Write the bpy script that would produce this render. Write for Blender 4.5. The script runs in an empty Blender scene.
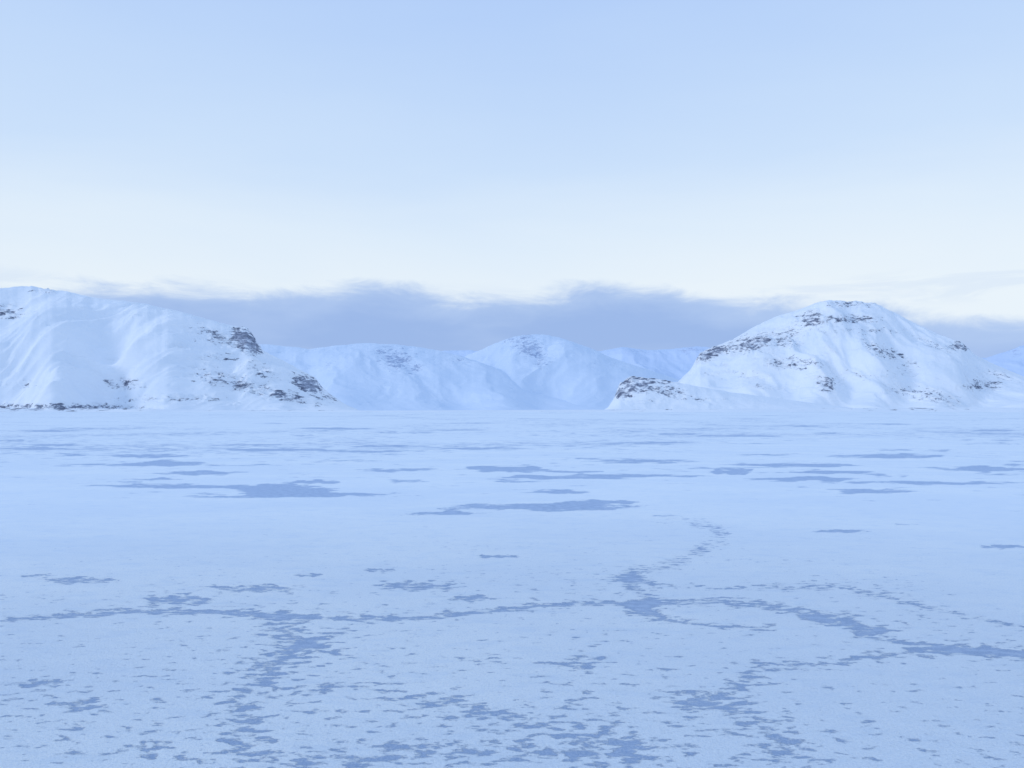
import bpy, math
import numpy as np

F = 796.4      # focal length in px of a 28 mm lens on 36 mm, used only as a slope unit
CX, HY, EYE = 512.0, 411.0, 3.0
sc = bpy.context.scene
sc.view_settings.view_transform = 'Standard'
sc.view_settings.look = 'None'
sc.view_settings.exposure = 0

def lin(c):
    return tuple(((v/255)/12.92 if v/255 <= 0.04045 else ((v/255+0.055)/1.055)**2.4) for v in c)

# ------------------------------------------------------------------ noise
rng = np.random.RandomState(7)
PERM = np.concatenate([rng.permutation(512)]*3)
ANG = rng.rand(512)*2*np.pi
GX, GY = np.cos(ANG), np.sin(ANG)
def perlin(x, y, seed=0):
    x = np.asarray(x, float)+seed*17.31; y = np.asarray(y, float)+seed*9.77
    xi = np.floor(x).astype(np.int64); yi = np.floor(y).astype(np.int64)
    xf = x-xi; yf = y-yi
    u = xf**3*(xf*(xf*6-15)+10); v = yf**3*(yf*(yf*6-15)+10)
    def g(ix, iy, dx, dy):
        h = PERM[PERM[ix & 511]+(iy & 511)]
        return GX[h]*dx+GY[h]*dy
    a = g(xi, yi, xf, yf); b = g(xi+1, yi, xf-1, yf)
    c = g(xi, yi+1, xf, yf-1); d = g(xi+1, yi+1, xf-1, yf-1)
    return ((a*(1-u)+b*u)*(1-v)+(c*(1-u)+d*u)*v)*1.5
def fbm(x, y, o=5, seed=0, gain=0.5):
    s = 0; a = 1; t = 0
    for i in range(o):
        s = s+a*perlin(x*2**i, y*2**i, seed+i*3); t += a; a *= gain
    return s/t
def ridged(x, y, o=4, seed=0, gain=0.5):
    s = 0; a = 1; t = 0
    for i in range(o):
        s = s+a*(1-np.abs(perlin(x*2**i, y*2**i, seed+i*5))*2); t += a; a *= gain
    return s/t
def sst(a, b, x):
    t = np.clip((x-a)/(b-a), 0, 1); return t*t*(3-2*t)

def grid_mesh(name, X, Y, Z, attrs, mat, wrap=False):
    r, c = X.shape
    co = np.stack([X, Y, Z], -1).reshape(-1, 3).astype(np.float32)
    i = np.arange(r-1)[:, None]; j = np.arange(c if wrap else c-1)[None, :]
    j2 = (j+1) % c
    q = np.stack([i*c+j, i*c+j2, (i+1)*c+j2, (i+1)*c+j], -1).reshape(-1, 4).astype(np.int32)
    me = bpy.data.meshes.new(name)
    me.vertices.add(len(co)); me.vertices.foreach_set('co', co.ravel())
    me.loops.add(q.size); me.loops.foreach_set('vertex_index', q.ravel())
    me.polygons.add(len(q)); me.polygons.foreach_set('loop_start', np.arange(0, q.size, 4, dtype=np.int32))
    me.polygons.foreach_set('loop_total', np.full(len(q), 4, dtype=np.int32))
    me.polygons.foreach_set('use_smooth', np.ones(len(q), dtype=bool))
    for k, a in attrs.items():
        at = me.attributes.new(k, 'FLOAT', 'POINT'); at.data.foreach_set('value', a.ravel().astype(np.float32))
    me.update(); me.validate()
    me.materials.append(mat)
    ob = bpy.data.objects.new(name, me); sc.collection.objects.link(ob)
    return ob

# ------------------------------------------------------------------ node helpers
class N:
    def __init__(s, nt): s.nt = nt; s.nt.nodes.clear()
    def add(s, t, **k):
        n = s.nt.nodes.new(t)
        for a, b in k.items(): setattr(n, a, b)
        return n
    def link(s, a, b): s.nt.links.new(a, b)
    def m(s, op, a, b=None, c=None, clamp=False):
        n = s.add('ShaderNodeMath', operation=op); n.use_clamp = clamp
        for i, v in enumerate((a, b, c)):
            if v is None: continue
            if isinstance(v, (int, float)): n.inputs[i].default_value = v
            else: s.link(v, n.inputs[i])
        return n.outputs[0]
    def ss(s, v, a, b, lo=0., hi=1.):
        n = s.add('ShaderNodeMapRange', interpolation_type='SMOOTHSTEP')
        s.link(v, n.inputs[0])
        for i, q in enumerate((a, b, lo, hi)):
            if isinstance(q, (int, float)): n.inputs[i+1].default_value = q
            else: s.link(q, n.inputs[i+1])
        return n.outputs[0]
    def noise(s, vec, scale, detail=5, rough=0.5, dist=0., dim='3D'):
        n = s.add('ShaderNodeTexNoise', noise_dimensions=dim); s.link(vec, n.inputs['Vector'])
        n.inputs['Scale'].default_value = scale; n.inputs['Detail'].default_value = detail
        n.inputs['Roughness'].default_value = rough; n.inputs['Distortion'].default_value = dist
        return n.outputs[0]
    def mapv(s, vec, sc_=(1, 1, 1), rot=(0, 0, 0)):
        n = s.add('ShaderNodeMapping'); s.link(vec, n.inputs[0])
        n.inputs['Scale'].default_value = sc_; n.inputs['Rotation'].default_value = rot
        return n.outputs[0]
    def mix(s, f, a, b):
        n = s.add('ShaderNodeMix', data_type='RGBA')
        for i, v in ((0, f), (6, a), (7, b)):
            if isinstance(v, (int, float)): n.inputs[i].default_value = v
            elif isinstance(v, tuple): n.inputs[i].default_value = (*v[:3], 1)
            else: s.link(v, n.inputs[i])
        return n.outputs[2]
    def attr(s, name):
        return s.add('ShaderNodeAttribute', attribute_name=name).outputs['Fac']

# ------------------------------------------------------------------ materials
def mat_ice():
    m = bpy.data.materials.new('wind_scoured_snow_on_ice'); m.use_nodes = True
    n = N(m.node_tree)
    P = n.add('ShaderNodeNewGeometry').outputs['Position']
    k = n.attr('bare'); far = n.attr('far')
    P2 = n.mapv(P, (0.5, 1.0, 1))
    nz = n.noise(P2, 8.5, 4, 0.62, 0.0, '2D')
    nzf = n.noise(P2, 1.1, 6, 0.64, 0.1, '2D')
    nn = n.mix(far, nz, nzf)
    v = n.m('ADD', k, n.m('MULTIPLY', n.m('SUBTRACT', nn, 0.5), 2.6))
    dark = n.ss(v, 0.37, 0.68)
    big = n.noise(P2, 0.25, 4, 0.6, 0, '2D')
    grain = n.noise(P, 34, 3, 0.85, 0, '2D')
    mid = n.noise(P2, 2.8, 6, 0.75, 0, '2D')
    snow = n.mix(n.ss(big, 0.35, 0.68), (0.80, 0.88, 0.965), (0.86, 0.925, 0.98))
    snow = n.mix(n.m('MULTIPLY', n.ss(mid, 0.48, 0.70), 0.38), snow, (0.66, 0.78, 0.93))
    snow = n.mix(n.m('MULTIPLY', n.ss(grain, 0.50, 0.62), 0.55), snow, (0.64, 0.75, 0.89))
    ice = n.mix(n.ss(nz, 0.35, 0.65), (0.45, 0.57, 0.77), (0.33, 0.45, 0.66))
    col = n.mix(n.m('MULTIPLY', dark, n.m('SUBTRACT', 0.97, n.m('MULTIPLY', n.ss(grain, 0.45, 0.6), 0.25))), snow, ice)
    b = n.add('ShaderNodeBsdfPrincipled'); n.link(col, b.inputs['Base Color'])
    b.inputs['Roughness'].default_value = 0.8
    b.inputs['Specular IOR Level'].default_value = 0.12
    h = n.m('ADD', n.m('MULTIPLY', grain, 0.022), n.m('MULTIPLY', dark, -0.02))
    h = n.m('ADD', h, n.m('MULTIPLY', mid, 0.045))
    bp = n.add('ShaderNodeBump'); n.link(h, bp.inputs['Height'])
    bp.inputs['Distance'].default_value = 1.0
    n.link(n.m('SUBTRACT', 0.9, n.m('MULTIPLY', far, 0.6)), bp.inputs['Strength'])
    n.link(bp.outputs[0], b.inputs['Normal'])
    o = n.add('ShaderNodeOutputMaterial'); n.link(b.outputs[0], o.inputs[0])
    return m

def mat_mtn(name, snowA, snowB, rockA, rockB, sc_=1.0, thr=0.40, bump=0.3):
    m = bpy.data.materials.new(name); m.use_nodes = True
    n = N(m.node_tree)
    P = n.add('ShaderNodeNewGeometry').outputs['Position']
    P2 = n.mapv(P, (1, 0.7, 2.2), (0, 0.25, 0))
    k = n.attr('rock')
    nz = n.noise(P2, 0.028*sc_, 7, 0.78, 0.3)
    v = n.m('ADD', k, n.m('MULTIPLY', n.m('SUBTRACT', nz, 0.5), 3.0))
    f = n.ss(v, thr, thr+0.26)
    s = n.mix(n.ss(n.noise(P, 0.004*sc_, 5, 0.6), 0.35, 0.65), snowA, snowB)
    r = n.mix(n.ss(nz, 0.42, 0.66), rockB, rockA)
    c = n.mix(f, s, r)
    b = n.add('ShaderNodeBsdfPrincipled'); n.link(c, b.inputs['Base Color'])
    b.inputs['Roughness'].default_value = 0.9; b.inputs['Specular IOR Level'].default_value = 0.05
    bp = n.add('ShaderNodeBump'); bp.inputs['Strength'].default_value = bump; bp.inputs['Distance'].default_value = 1
    h = n.m('ADD', n.m('MULTIPLY', nz, 9/sc_), n.m('MULTIPLY', f, -4.0))
    n.link(h, bp.inputs['Height']); n.link(bp.outputs[0], b.inputs['Normal'])
    o = n.add('ShaderNodeOutputMaterial'); n.link(b.outputs[0], o.inputs[0])
    return m

M_ice = mat_ice()
M_near = mat_mtn('snow_and_rock_near', (0.78, 0.85, 0.94), (0.85, 0.90, 0.97), (0.10, 0.12, 0.18), (0.40, 0.45, 0.57))
M_far_haze = mat_mtn('snow_and_rock_distant_haze_tint', (0.63, 0.75, 0.92), (0.67, 0.78, 0.94), (0.34, 0.43, 0.61), (0.48, 0.58, 0.77), 0.6, bump=0.12)  # aerial haze painted into the base colours: bluer snow, paler rock
M_vfar_haze = mat_mtn('snow_and_rock_very_distant_haze_tint', (0.58, 0.71, 0.92), (0.61, 0.73, 0.94), (0.42, 0.51, 0.70), (0.52, 0.60, 0.80), 0.4, bump=0.08)  # stronger distance haze, also mixed into the snow and rock colours

# ------------------------------------------------------------------ frozen lake
yp = np.concatenate([[3000, 1800, 1300, 1050, 920, 850, 800], np.arange(782, 430, -1.0)])
d1 = EYE*F/(yp-HY)
R = np.concatenate([[0.05, 0.4], d1, np.geomspace(d1[-1]*1.01, 70000, 170)])
front = np.arctan((np.arange(-120, 1145, 1.4)-CX)/F)
back = np.linspace(front[-1], front[0]+2*np.pi, 70)[1:-1]
A = np.concatenate([front, back])
RR, AA = np.meshgrid(R, A, indexing='ij')
X = RR*np.sin(AA); Y = RR*np.cos(AA)
Ys_ = np.where(Y > 0.5, Y, 0.5)
PX = np.where(Y > 0.5, CX+F*X/Ys_, -9999); PY = np.where(Y > 0.5, HY+EYE*F/Ys_, 9999)
bare = np.full(X.shape, 0.02)
zone = fbm(X/3.0, Y/3.0, 4, 11)
bare += 0.26*np.clip(zone, -0.4, 1)
bare += 0.08*sst(560, 720, PY)
bare += 0.07*sst(690, 760, PY)*np.exp(-((PX-500)/260)**2)
dist = np.hypot(X, Y)
fs = fbm(X/26.0, Y/30.0, 5, 3, 0.6)
fs2 = fbm(X/110.0, Y/160.0, 4, 23, 0.6)
farw = sst(30, 80, dist)
bare += farw*(0.80*fs+0.50*fs2+0.12)
bare += -0.10*sst(18, 26, dist)*(1-sst(26, 34, dist))

def path(pts, w, s):
    """wandering line of broken crust; w = half width (horizontal), s strength"""
    global bare
    s *= 1.12
    out = np.zeros_like(bare)
    wob = 6*perlin(PX/25, PY/8, 5)
    px, py = PX+wob, PY+0.35*wob
    for (x0, y0), (x1, y1) in zip(pts[:-1], pts[1:]):
        lo, hi = min(y0, y1)-40, max(y0, y1)+40
        sel = (PY > lo) & (PY < hi) & (PX > min(x0, x1)-90) & (PX < max(x0, x1)+90)
        if not sel.any(): continue
        ax, ay = px[sel], py[sel]*3.0
        bx, by = x1-x0, (y1-y0)*3.0
        t = np.clip(((ax-x0)*bx+(ay-y0*3.0)*by)/(bx*bx+by*by+1e-6), 0, 1)
        d = np.hypot(ax-x0-t*bx, ay-y0*3.0-t*by)
        out[sel] = np.maximum(out[sel], s*np.exp(-(d/w)**2))
    bare = bare+out
def patch(x, y, rx, ry, s=None):
    global bare
    if s is None: s = 0.68 if y > 560 else 0.95
    sel = (np.abs(PX-x) < rx*2.2) & (np.abs(PY-y) < ry*3.5+2)
    if not sel.any(): return
    wx = PX[sel]; wy = PY[sel]
    nx = rx*0.25*perlin(wx/(rx*0.5), wy/(ry*1.2), 8); ny = ry*0.55*perlin(wx/(rx*0.35), wy/(ry*2), 9)
    r = np.sqrt(((wx+nx-x)/rx)**2+((wy+ny-y)/ry)**2)
    o = np.zeros_like(bare); o[sel] = s*(1-sst(0.35, 1.25, r)); bare = bare+o

path([(-60, 622), (0, 620), (60, 616), (130, 611), (200, 612), (270, 615), (360, 618), (430, 617), (480, 612), (540, 606), (600, 603), (650, 603)], 9, 0.64)
path([(640, 603), (700, 602), (760, 604), (800, 611), (825, 622), (875, 628)], 14, 0.62)
path([(640, 608), (665, 620), (720, 626), (770, 628)], 10, 0.5)
path([(640, 612), (650, 597), (628, 580), (640, 570), (672, 565), (700, 550), (722, 535), (715, 527), (690, 520), (660, 518)], 15, 0.44)
path([(620, 575), (660, 585), (720, 588), (820, 586), (860, 590), (900, 600), (950, 612), (1010, 625), (1060, 630)], 8, 0.42)
path([(790, 666), (830, 662), (880, 656), (940, 650), (1000, 651), (1060, 658)], 15, 0.48)
path([(860, 636), (920, 645), (980, 650), (1060, 655)], 9, 0.5)
path([(280, 622), (286, 640), (300, 650), (275, 662), (262, 680), (245, 700), (238, 725), (245, 745)], 22, 0.34)
path([(310, 640), (335, 652)], 12, 0.4)
path([(300, 690), (345, 685), (380, 690)], 10, 0.3)
path([(425, 700), (480, 710), (530, 722), (580, 735), (620, 748)], 32, 0.36)
path([(220, 765), (300, 760), (380, 757), (440, 750), (520, 752), (600, 760)], 32, 0.30)
path([(760, 668), (745, 685), (700, 700), (730, 708), (755, 722), (785, 740), (800, 760)], 28, 0.36)
path([(690, 700), (740, 700)], 22, 0.2)
path([(270, 655), (350, 630)], 8, 0.2)
path([(560, 690), (600, 720), (660, 760)], 20, 0.15)
for p in [(80, 580, 46, 5), (35, 575, 22, 2), (255, 588, 52, 4), (180, 600, 42, 6), (310, 575, 18, 2), (412, 586, 46, 6), (470, 598, 26, 4),
          (378, 570, 16, 2), (40, 682, 30, 5, .50), (85, 705, 34, 7, .42), (70, 727, 22, 4, .4), (580, 662, 34, 9, .44), (495, 660, 28, 6, .42), (150, 750, 20, 8, .36),
          (840, 531, 32, 2), (500, 556, 26, 2), (1012, 546, 32, 2.5), (872, 491, 52, 3), (905, 524, 18, 1.5, .5), (800, 479, 65, 2.5),
          (290, 490, 62, 4.5), (290, 495, 130, 3.6), (200, 486, 130, 2.6), (310, 482, 40, 2), (540, 507, 118, 4.6), (450, 513, 50, 2.4), (600, 502, 60, 3), (565, 477, 80, 2.5),
          (510, 469, 56, 4), (645, 461, 58, 2.5), (165, 464, 58, 3.5), (150, 456, 45, 2), (195, 473, 55, 2.5), (735, 472, 26, 3), (790, 465, 80, 2),
          (890, 456, 70, 2.5), (985, 469, 56, 3.5), (950, 483, 60, 2), (560, 492, 50, 2), (830, 472, 50, 2), (400, 470, 40, 2), (620, 580, 16, 2, .4), (830, 616, 40, 7, .5), (870, 632, 26, 4, .45)]:
    patch(*p)
for _ in range(56):   # thin wind streaks towards the far shore
    yy = 423+rng.rand()**1.4*60; patch(rng.rand()*1150-60, yy, 14+rng.rand()*40, 0.6+(yy-420)*0.018, 0.6)
Z = 0.02*fbm(X/1.7, Y/1.1, 4, 2) - 0.012*sst(0.35, 0.7, bare)
Z = Z*(1-sst(60, 200, dist))
far_attr = sst(11, 34, dist)
grid_mesh('frozen_lake', X, Y, Z, {'bare': bare, 'far': far_attr}, M_ice, wrap=True)

# ------------------------------------------------------------------ mountains
def mountain(name, prof, yshore, yridge, mat, rocks, seed, step=1.0, rows=280, shear=0.0, amp=0.16, wl=420.,
             fpow=1.0, rough=1.0, front_wob=0.10, rockbase=-0.12, shorey=HY, jag=0.7):
    prof = np.array(prof, float)
    px = np.arange(prof[0, 0], prof[-1, 0]+step, step)
    top = np.interp(px, prof[:, 0], prof[:, 1])
    k = np.exp(-np.linspace(-2, 2, max(3, int(5/step)) | 1)**2); k /= k.sum()
    pad = len(k)//2
    top = np.convolve(np.pad(top, pad, mode='edge'), k, 'valid')
    top = top+jag*1.6*fbm(px/14.0, px*0+seed*0.37, 4, seed+30, 0.65)*np.clip((shorey-top)/30, 0, 1)
    t = np.concatenate([np.linspace(0, 1.15, rows), np.linspace(1.17, 2.2, 24)])
    T, PXg = np.meshgrid(t, px, indexing='ij')
    tanb = (PXg-CX)/F
    wob = 1+front_wob*perlin(px/60.0, px*0+seed, seed)[None, :]
    Yr = yridge*(1+0.02*perlin(px/90., px*0, seed+1))[None, :]
    Ysh = yshore*wob
    Yg = Ysh+(Yr-Ysh)*T
    Xg = tanb*Yg
    H = (shorey-top)/F*Yr
    wx = Xg+150*fbm(Xg/500, Yg/500, 4, seed+2)+shear*(Yg-yshore)
    tt = T+0.12*fbm(wx/wl/1.3, Yg/1500, 3, seed+4)*np.sin(np.pi*np.clip(T, 0, 1))
    c = np.clip(tt, 0, 1)
    base = (0.35*c+0.65*c*c*(3-2*c))**fpow
    back = np.where(T > 1, np.clip(1-(T-1)*0.9, -0.1, 1), 1)
    prof_f = np.where(T > 1, back, base)
    g = np.clip(np.sin(np.pi*np.clip(T*0.93, 0, 1)), 0, 1)**0.7
    rd = ridged(wx/wl, Yg/(wl*2.6), 4, seed+6, 0.46)-0.55
    rd2 = ridged(wx/(wl*0.36)+0.6*fbm(Xg/200, Yg/200, 3, seed+40), Yg/(wl*1.0), 4, seed+9, 0.48)-0.55
    zonem = sst(-0.2, 0.45, fbm(Xg/(wl*1.2), Yg/(wl*1.2), 3, seed+21))
    Zg = H*prof_f+H*amp*g*rd+H*0.058*rough*g*rd2*(0.2+0.8*zonem)
    Zg += rough*6.5*fbm(Xg/80., Yg/80., 4, seed+12, 0.55)*np.clip(H/120, 0, 1)*np.clip(T*6, 0, 1)*(0.22+0.78*zonem)
    cur = np.max(np.where(T <= 1.2, (Zg-EYE)/Yg, -1), axis=0)
    tgt = (shorey-top)/F
    s = np.clip(tgt/np.maximum(cur, 1e-4), 0.3, 2.0)
    kk = np.ones(5)/5; s = np.convolve(np.pad(s, 2, mode='edge'), kk, 'valid')
    Zg = Zg*s[None, :]
    py = HY-F*(Zg-EYE)/Yg
    rk = np.full(Zg.shape, float(rockbase))+0.12*fbm(Xg/300, Zg/60, 3, seed+55)
    for q in rocks:
        x, y, rx, ry, st = q[:5]; tilt = q[5] if len(q) > 5 else 0
        dx = PXg-x; dy = py-y-tilt*dx
        r = np.sqrt((dx/rx)**2+(dy/ry)**2)
        rk = np.maximum(rk, rockbase+(st-rockbase)*np.exp(-(r**3)*0.6))
    rk = np.where(T > 1.1, rockbase, rk)
    cl = sst(0.0, 0.5, rk+0.8*fbm(Xg/70, Zg/25, 4, seed+15))
    Zg = Zg+cl*13*ridged(Xg/45, Zg/18+Yg/80, 3, seed+14)*rough*np.clip(H/200, 0, 1)-cl*8*np.clip(H/200, 0, 1)
    Zg = np.where(T == 0, -4, Zg)
    Zg = np.where(T > 2.15, -20, Zg)
    return grid_mesh(name, Xg, Yg, Zg, {'rock': rk}, mat)

mountain('snowy_mountain',
         [(-330, 330), (-200, 300), (-60, 292), (0, 288), (30, 286), (60, 290), (90, 297), (140, 303), (170, 309), (200, 317), (230, 325), (247, 328), (254, 336), (259, 345),
          (266, 352), (285, 361), (300, 370), (315, 377), (321, 386), (330, 394), (345, 404), (360, 411), (366, 413)],
         2300, 3100, M_near,
         [(8, 312, 18, 8, .48), (45, 291, 14, 3, .4), (247, 341, 16, 12, .80, .4), (220, 338, 32, 9, .40, .3), (122, 383, 20, 6, .48), (235, 383, 46, 8, .47, .2),
          (308, 384, 16, 9, .76, .3), (283, 395, 34, 7, .55, .2), (50, 406.5, 95, 3.5, .55), (262, 371, 18, 7, .40, .3), (205, 365, 18, 7, .2), (170, 399, 60, 4, .34), (225, 357, 28, 5, .32),
          (180, 345, 14, 5, .15), (328, 397, 16, 5, .5), (20, 385, 20, 5, .3)],
         31, shear=-0.5, amp=0.21)

mountain('snowy_mountain',
         [(640, 413), (652, 404), (670, 390), (690, 370), (700, 353), (716, 346), (735, 338), (750, 329), (772, 318), (800, 309), (815, 303), (830, 300), (855, 301), (875, 303), (895, 313),
          (915, 323), (940, 335), (962, 343), (975, 355), (1000, 367), (1030, 379), (1080, 398), (1120, 413)],
         3000, 4000, M_near,
         [(812, 320, 14, 10, .55), (845, 319, 36, 5, .46), (798, 324, 12, 10, .36), (752, 343, 28, 9, .58, -.2), (712, 353, 18, 6, .70, -.3), (785, 338, 18, 11, .42), (792, 363, 32, 7, .44),
          (826, 384, 10, 10, .5), (890, 354, 30, 7, .43, .4), (960, 346, 13, 5, .58), (925, 395, 40, 7, .43, .2), (982, 385, 20, 7, .42), (862, 331, 44, 4, .3), (905, 372, 20, 6, .28),
          (735, 372, 34, 6, .15), (850, 304, 30, 4, .36), (860, 375, 34, 5, .22), (935, 345, 22, 4, .34, .4), (770, 385, 30, 5, .15), (1000, 375, 20, 4, .32, .3)],
         52, shear=0.25, amp=0.18)

mountain('rocky_headland',
         [(596, 414), (608, 408), (614, 398), (620, 382), (632, 376), (650, 378), (668, 380), (690, 385), (730, 392), (790, 400), (850, 408), (880, 413)],
         2650, 2950, M_near,
         [(636, 385, 20, 9, .68), (622, 393, 12, 8, .58), (668, 391, 30, 7, .45, .2), (657, 382, 22, 5, .48), (700, 399, 30, 4, .28), (645, 400, 30, 3, .2)],
         71, amp=0.10, wl=150, rows=120, front_wob=0.02)

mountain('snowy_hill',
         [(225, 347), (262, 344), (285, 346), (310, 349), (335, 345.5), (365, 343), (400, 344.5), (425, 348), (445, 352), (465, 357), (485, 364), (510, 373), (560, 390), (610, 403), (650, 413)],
         5000, 6800, M_far_haze,
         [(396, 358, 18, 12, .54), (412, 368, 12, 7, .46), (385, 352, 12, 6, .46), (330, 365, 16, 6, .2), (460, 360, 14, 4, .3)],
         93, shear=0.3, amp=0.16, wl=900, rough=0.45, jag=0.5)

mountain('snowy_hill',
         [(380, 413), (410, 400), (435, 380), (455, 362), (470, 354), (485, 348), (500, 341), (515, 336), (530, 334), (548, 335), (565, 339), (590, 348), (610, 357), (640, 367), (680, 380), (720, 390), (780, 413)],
         5600, 7400, M_far_haze,
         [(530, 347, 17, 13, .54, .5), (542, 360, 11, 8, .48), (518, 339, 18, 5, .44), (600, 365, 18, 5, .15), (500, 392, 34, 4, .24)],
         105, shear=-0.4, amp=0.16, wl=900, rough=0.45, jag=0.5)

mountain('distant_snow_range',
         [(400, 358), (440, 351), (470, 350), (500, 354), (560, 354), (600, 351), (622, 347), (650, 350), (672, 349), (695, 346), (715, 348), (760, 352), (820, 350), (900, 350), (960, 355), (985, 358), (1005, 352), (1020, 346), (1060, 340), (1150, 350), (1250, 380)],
         9500, 12500, M_vfar_haze,
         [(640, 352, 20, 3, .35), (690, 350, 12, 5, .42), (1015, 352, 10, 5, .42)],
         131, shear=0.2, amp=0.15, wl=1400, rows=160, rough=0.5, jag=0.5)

# low snow-covered shore at the foot of the hills
mountain('snowy_shore',
         [(-330, 409.2), (0, 409.0), (100, 409.2), (200, 409.8), (300, 410.0), (380, 410.2), (500, 410.0), (600, 409.8), (700, 409.4), (850, 409), (1000, 408.2), (1200, 408)],
         2150, 2250, M_near,
         [(60, 408.8, 90, 2.0, .5), (300, 410, 60, 1, .35), (640, 409.5, 50, 1, .35), (900, 409, 100, 1.4, .35)],
         151, amp=0.1, wl=90, rows=40, step=1.5, front_wob=0.0, rockbase=0.0)

# ------------------------------------------------------------------ sky
SUN_EL, SUN_AZ = math.radians(18), math.radians(-115)   # azimuth from +Y towards +X (left, a little behind)
w = bpy.data.worlds.new('World'); sc.world = w; w.use_nodes = True
w.cycles.sampling_method = 'NONE'
n = N(w.node_tree)
D = n.add('ShaderNodeTexCoord').outputs['Generated']
sx = n.add('ShaderNodeSeparateXYZ'); n.link(D, sx.inputs[0])
x, y, z = sx.outputs
hyp = n.m('SQRT', n.m('ADD', n.m('MULTIPLY', x, x), n.m('MULTIPLY', y, y)))
az = n.m('ARCTAN2', x, y)
el = n.m('ARCTAN2', z, hyp)
comb = n.add('ShaderNodeCombineXYZ'); n.link(az, comb.inputs[0]); n.link(n.m('MULTIPLY', el, 3.2), comb.inputs[1])
cv = comb.outputs[0]
wisp = n.noise(n.mapv(cv, (1, 1.3, 1), (0, 0, 0.12)), 1.6, 4, 0.55, 0.2, '2D')
elw = n.m('ADD', el, n.m('MULTIPLY', n.m('SUBTRACT', wisp, 0.5), 0.09))
ramp = n.add('ShaderNodeValToRGB'); n.link(n.m('DIVIDE', elw, 1.5708, clamp=True), ramp.inputs[0])
cr = ramp.color_ramp
cr.interpolation = 'LINEAR'
stops = [(0.0, (230, 241, 253)), (4, (234, 244, 254)), (8, (236, 246, 254)), (12, (225, 240, 255)), (17, (206, 228, 255)), (22, (195, 220, 254)), (28, (183, 211, 253)), (50, (181, 211, 255)), (90, (188, 216, 255))]
while len(cr.elements) < len(stops): cr.elements.new(0.5)
for e, (d, c) in zip(cr.elements, stops):
    e.position = d/90; e.color = (*lin(c), 1)
skyc = ramp.outputs[0]
fc = n.add('ShaderNodeFloatCurve')
azn = n.m('DIVIDE', n.m('ADD', az, 0.75), 1.5, clamp=True)
n.link(azn, fc.inputs['Value'])
tops = [(0, 283), (70, 284), (130, 285), (200, 287), (270, 289), (330, 286), (390, 281), (430, 289), (470, 297), (520, 296), (560, 289), (610, 282), (650, 285), (690, 293), (740, 299), (800, 300), (880, 302), (930, 310), (1024, 316)]
cm = fc.mapping; cu = cm.curves[0]
pts = []
for p, t_ in tops:
    ta = (p-CX)/F
    pts.append(((math.atan(ta)+0.75)/1.5, math.atan((HY-t_)/F/math.sqrt(1+ta*ta))/0.3))
cu.points[0].location = (0, pts[0][1]); cu.points[1].location = (1, pts[-1][1])
for p in pts: cu.points.new(*p)
cm.update()
top = n.m('MULTIPLY', fc.outputs[0], 0.3)
cn = n.noise(cv, 11, 6, 0.62, 0.3, '2D')
cn2 = n.noise(cv, 4.5, 4, 0.55, 0, '2D')
rel = n.m('SUBTRACT', n.m('ADD', top, n.m('MULTIPLY', n.m('SUBTRACT', cn, 0.5), 0.04)), el)
cf = n.ss(rel, -0.007, 0.018)
band = n.m('MULTIPLY', n.ss(el, 0.112, 0.130), n.ss(el, 0.162, 0.142))
wf = n.m('MULTIPLY', n.m('MULTIPLY', n.ss(n.noise(n.mapv(cv, (1, 2.0, 1)), 5, 5, 0.6, 0.4, '2D'), 0.50, 0.64), band), 0.2)
cf = n.m('MAXIMUM', cf, wf)
body = n.mix(n.ss(rel, 0.0, 0.045), lin((178, 203, 243)), lin((154, 184, 235)))
body = n.mix(n.ss(el, 0.085, 0.045), body, lin((163, 191, 240)))
body = n.mix(n.m('MULTIPLY', n.ss(cn2, 0.4, 0.7), 0.4), body, lin((180, 205, 246)))
skyc2 = n.mix(n.m('MULTIPLY', cf, 0.97), skyc, body)
ns = n.add('ShaderNodeTexSky', sky_type='NISHITA'); ns.sun_disc = False
ns.sun_elevation = SUN_EL; ns.sun_rotation = SUN_AZ
nsc = n.add('ShaderNodeVectorMath', operation='SCALE'); n.link(ns.outputs[0], nsc.inputs[0]); nsc.inputs['Scale'].default_value = 0.10
final = n.mix(0.05, skyc2, nsc.outputs[0])
bg = n.add('ShaderNodeBackground'); n.link(final, bg.inputs[0]); bg.inputs[1].default_value = 1.0
o = n.add('ShaderNodeOutputWorld'); n.link(bg.outputs[0], o.inputs[0])

# ------------------------------------------------------------------ sun
sl = bpy.data.lights.new('sun', 'SUN'); sl.energy = 0.75; sl.angle = math.radians(12); sl.color = (1.0, 0.96, 0.92)
so = bpy.data.objects.new('sun', sl); sc.collection.objects.link(so)
from mathutils import Vector
dv = Vector((math.sin(SUN_AZ)*math.cos(SUN_EL), math.cos(SUN_AZ)*math.cos(SUN_EL), math.sin(SUN_EL)))
so.rotation_euler = dv.to_track_quat('Z', 'Y').to_euler()
so.location = (0, 0, 50)

# ------------------------------------------------------------------ camera
cd = bpy.data.cameras.new('camera'); cd.lens = 28; cd.sensor_width = 36
cd.shift_y = (HY-384)/1024; cd.clip_start = 0.1; cd.clip_end = 200000
co = bpy.data.objects.new('camera', cd); sc.collection.objects.link(co)
co.location = (0, 0, EYE); co.rotation_euler = (math.radians(90), 0, 0)
sc.camera = co
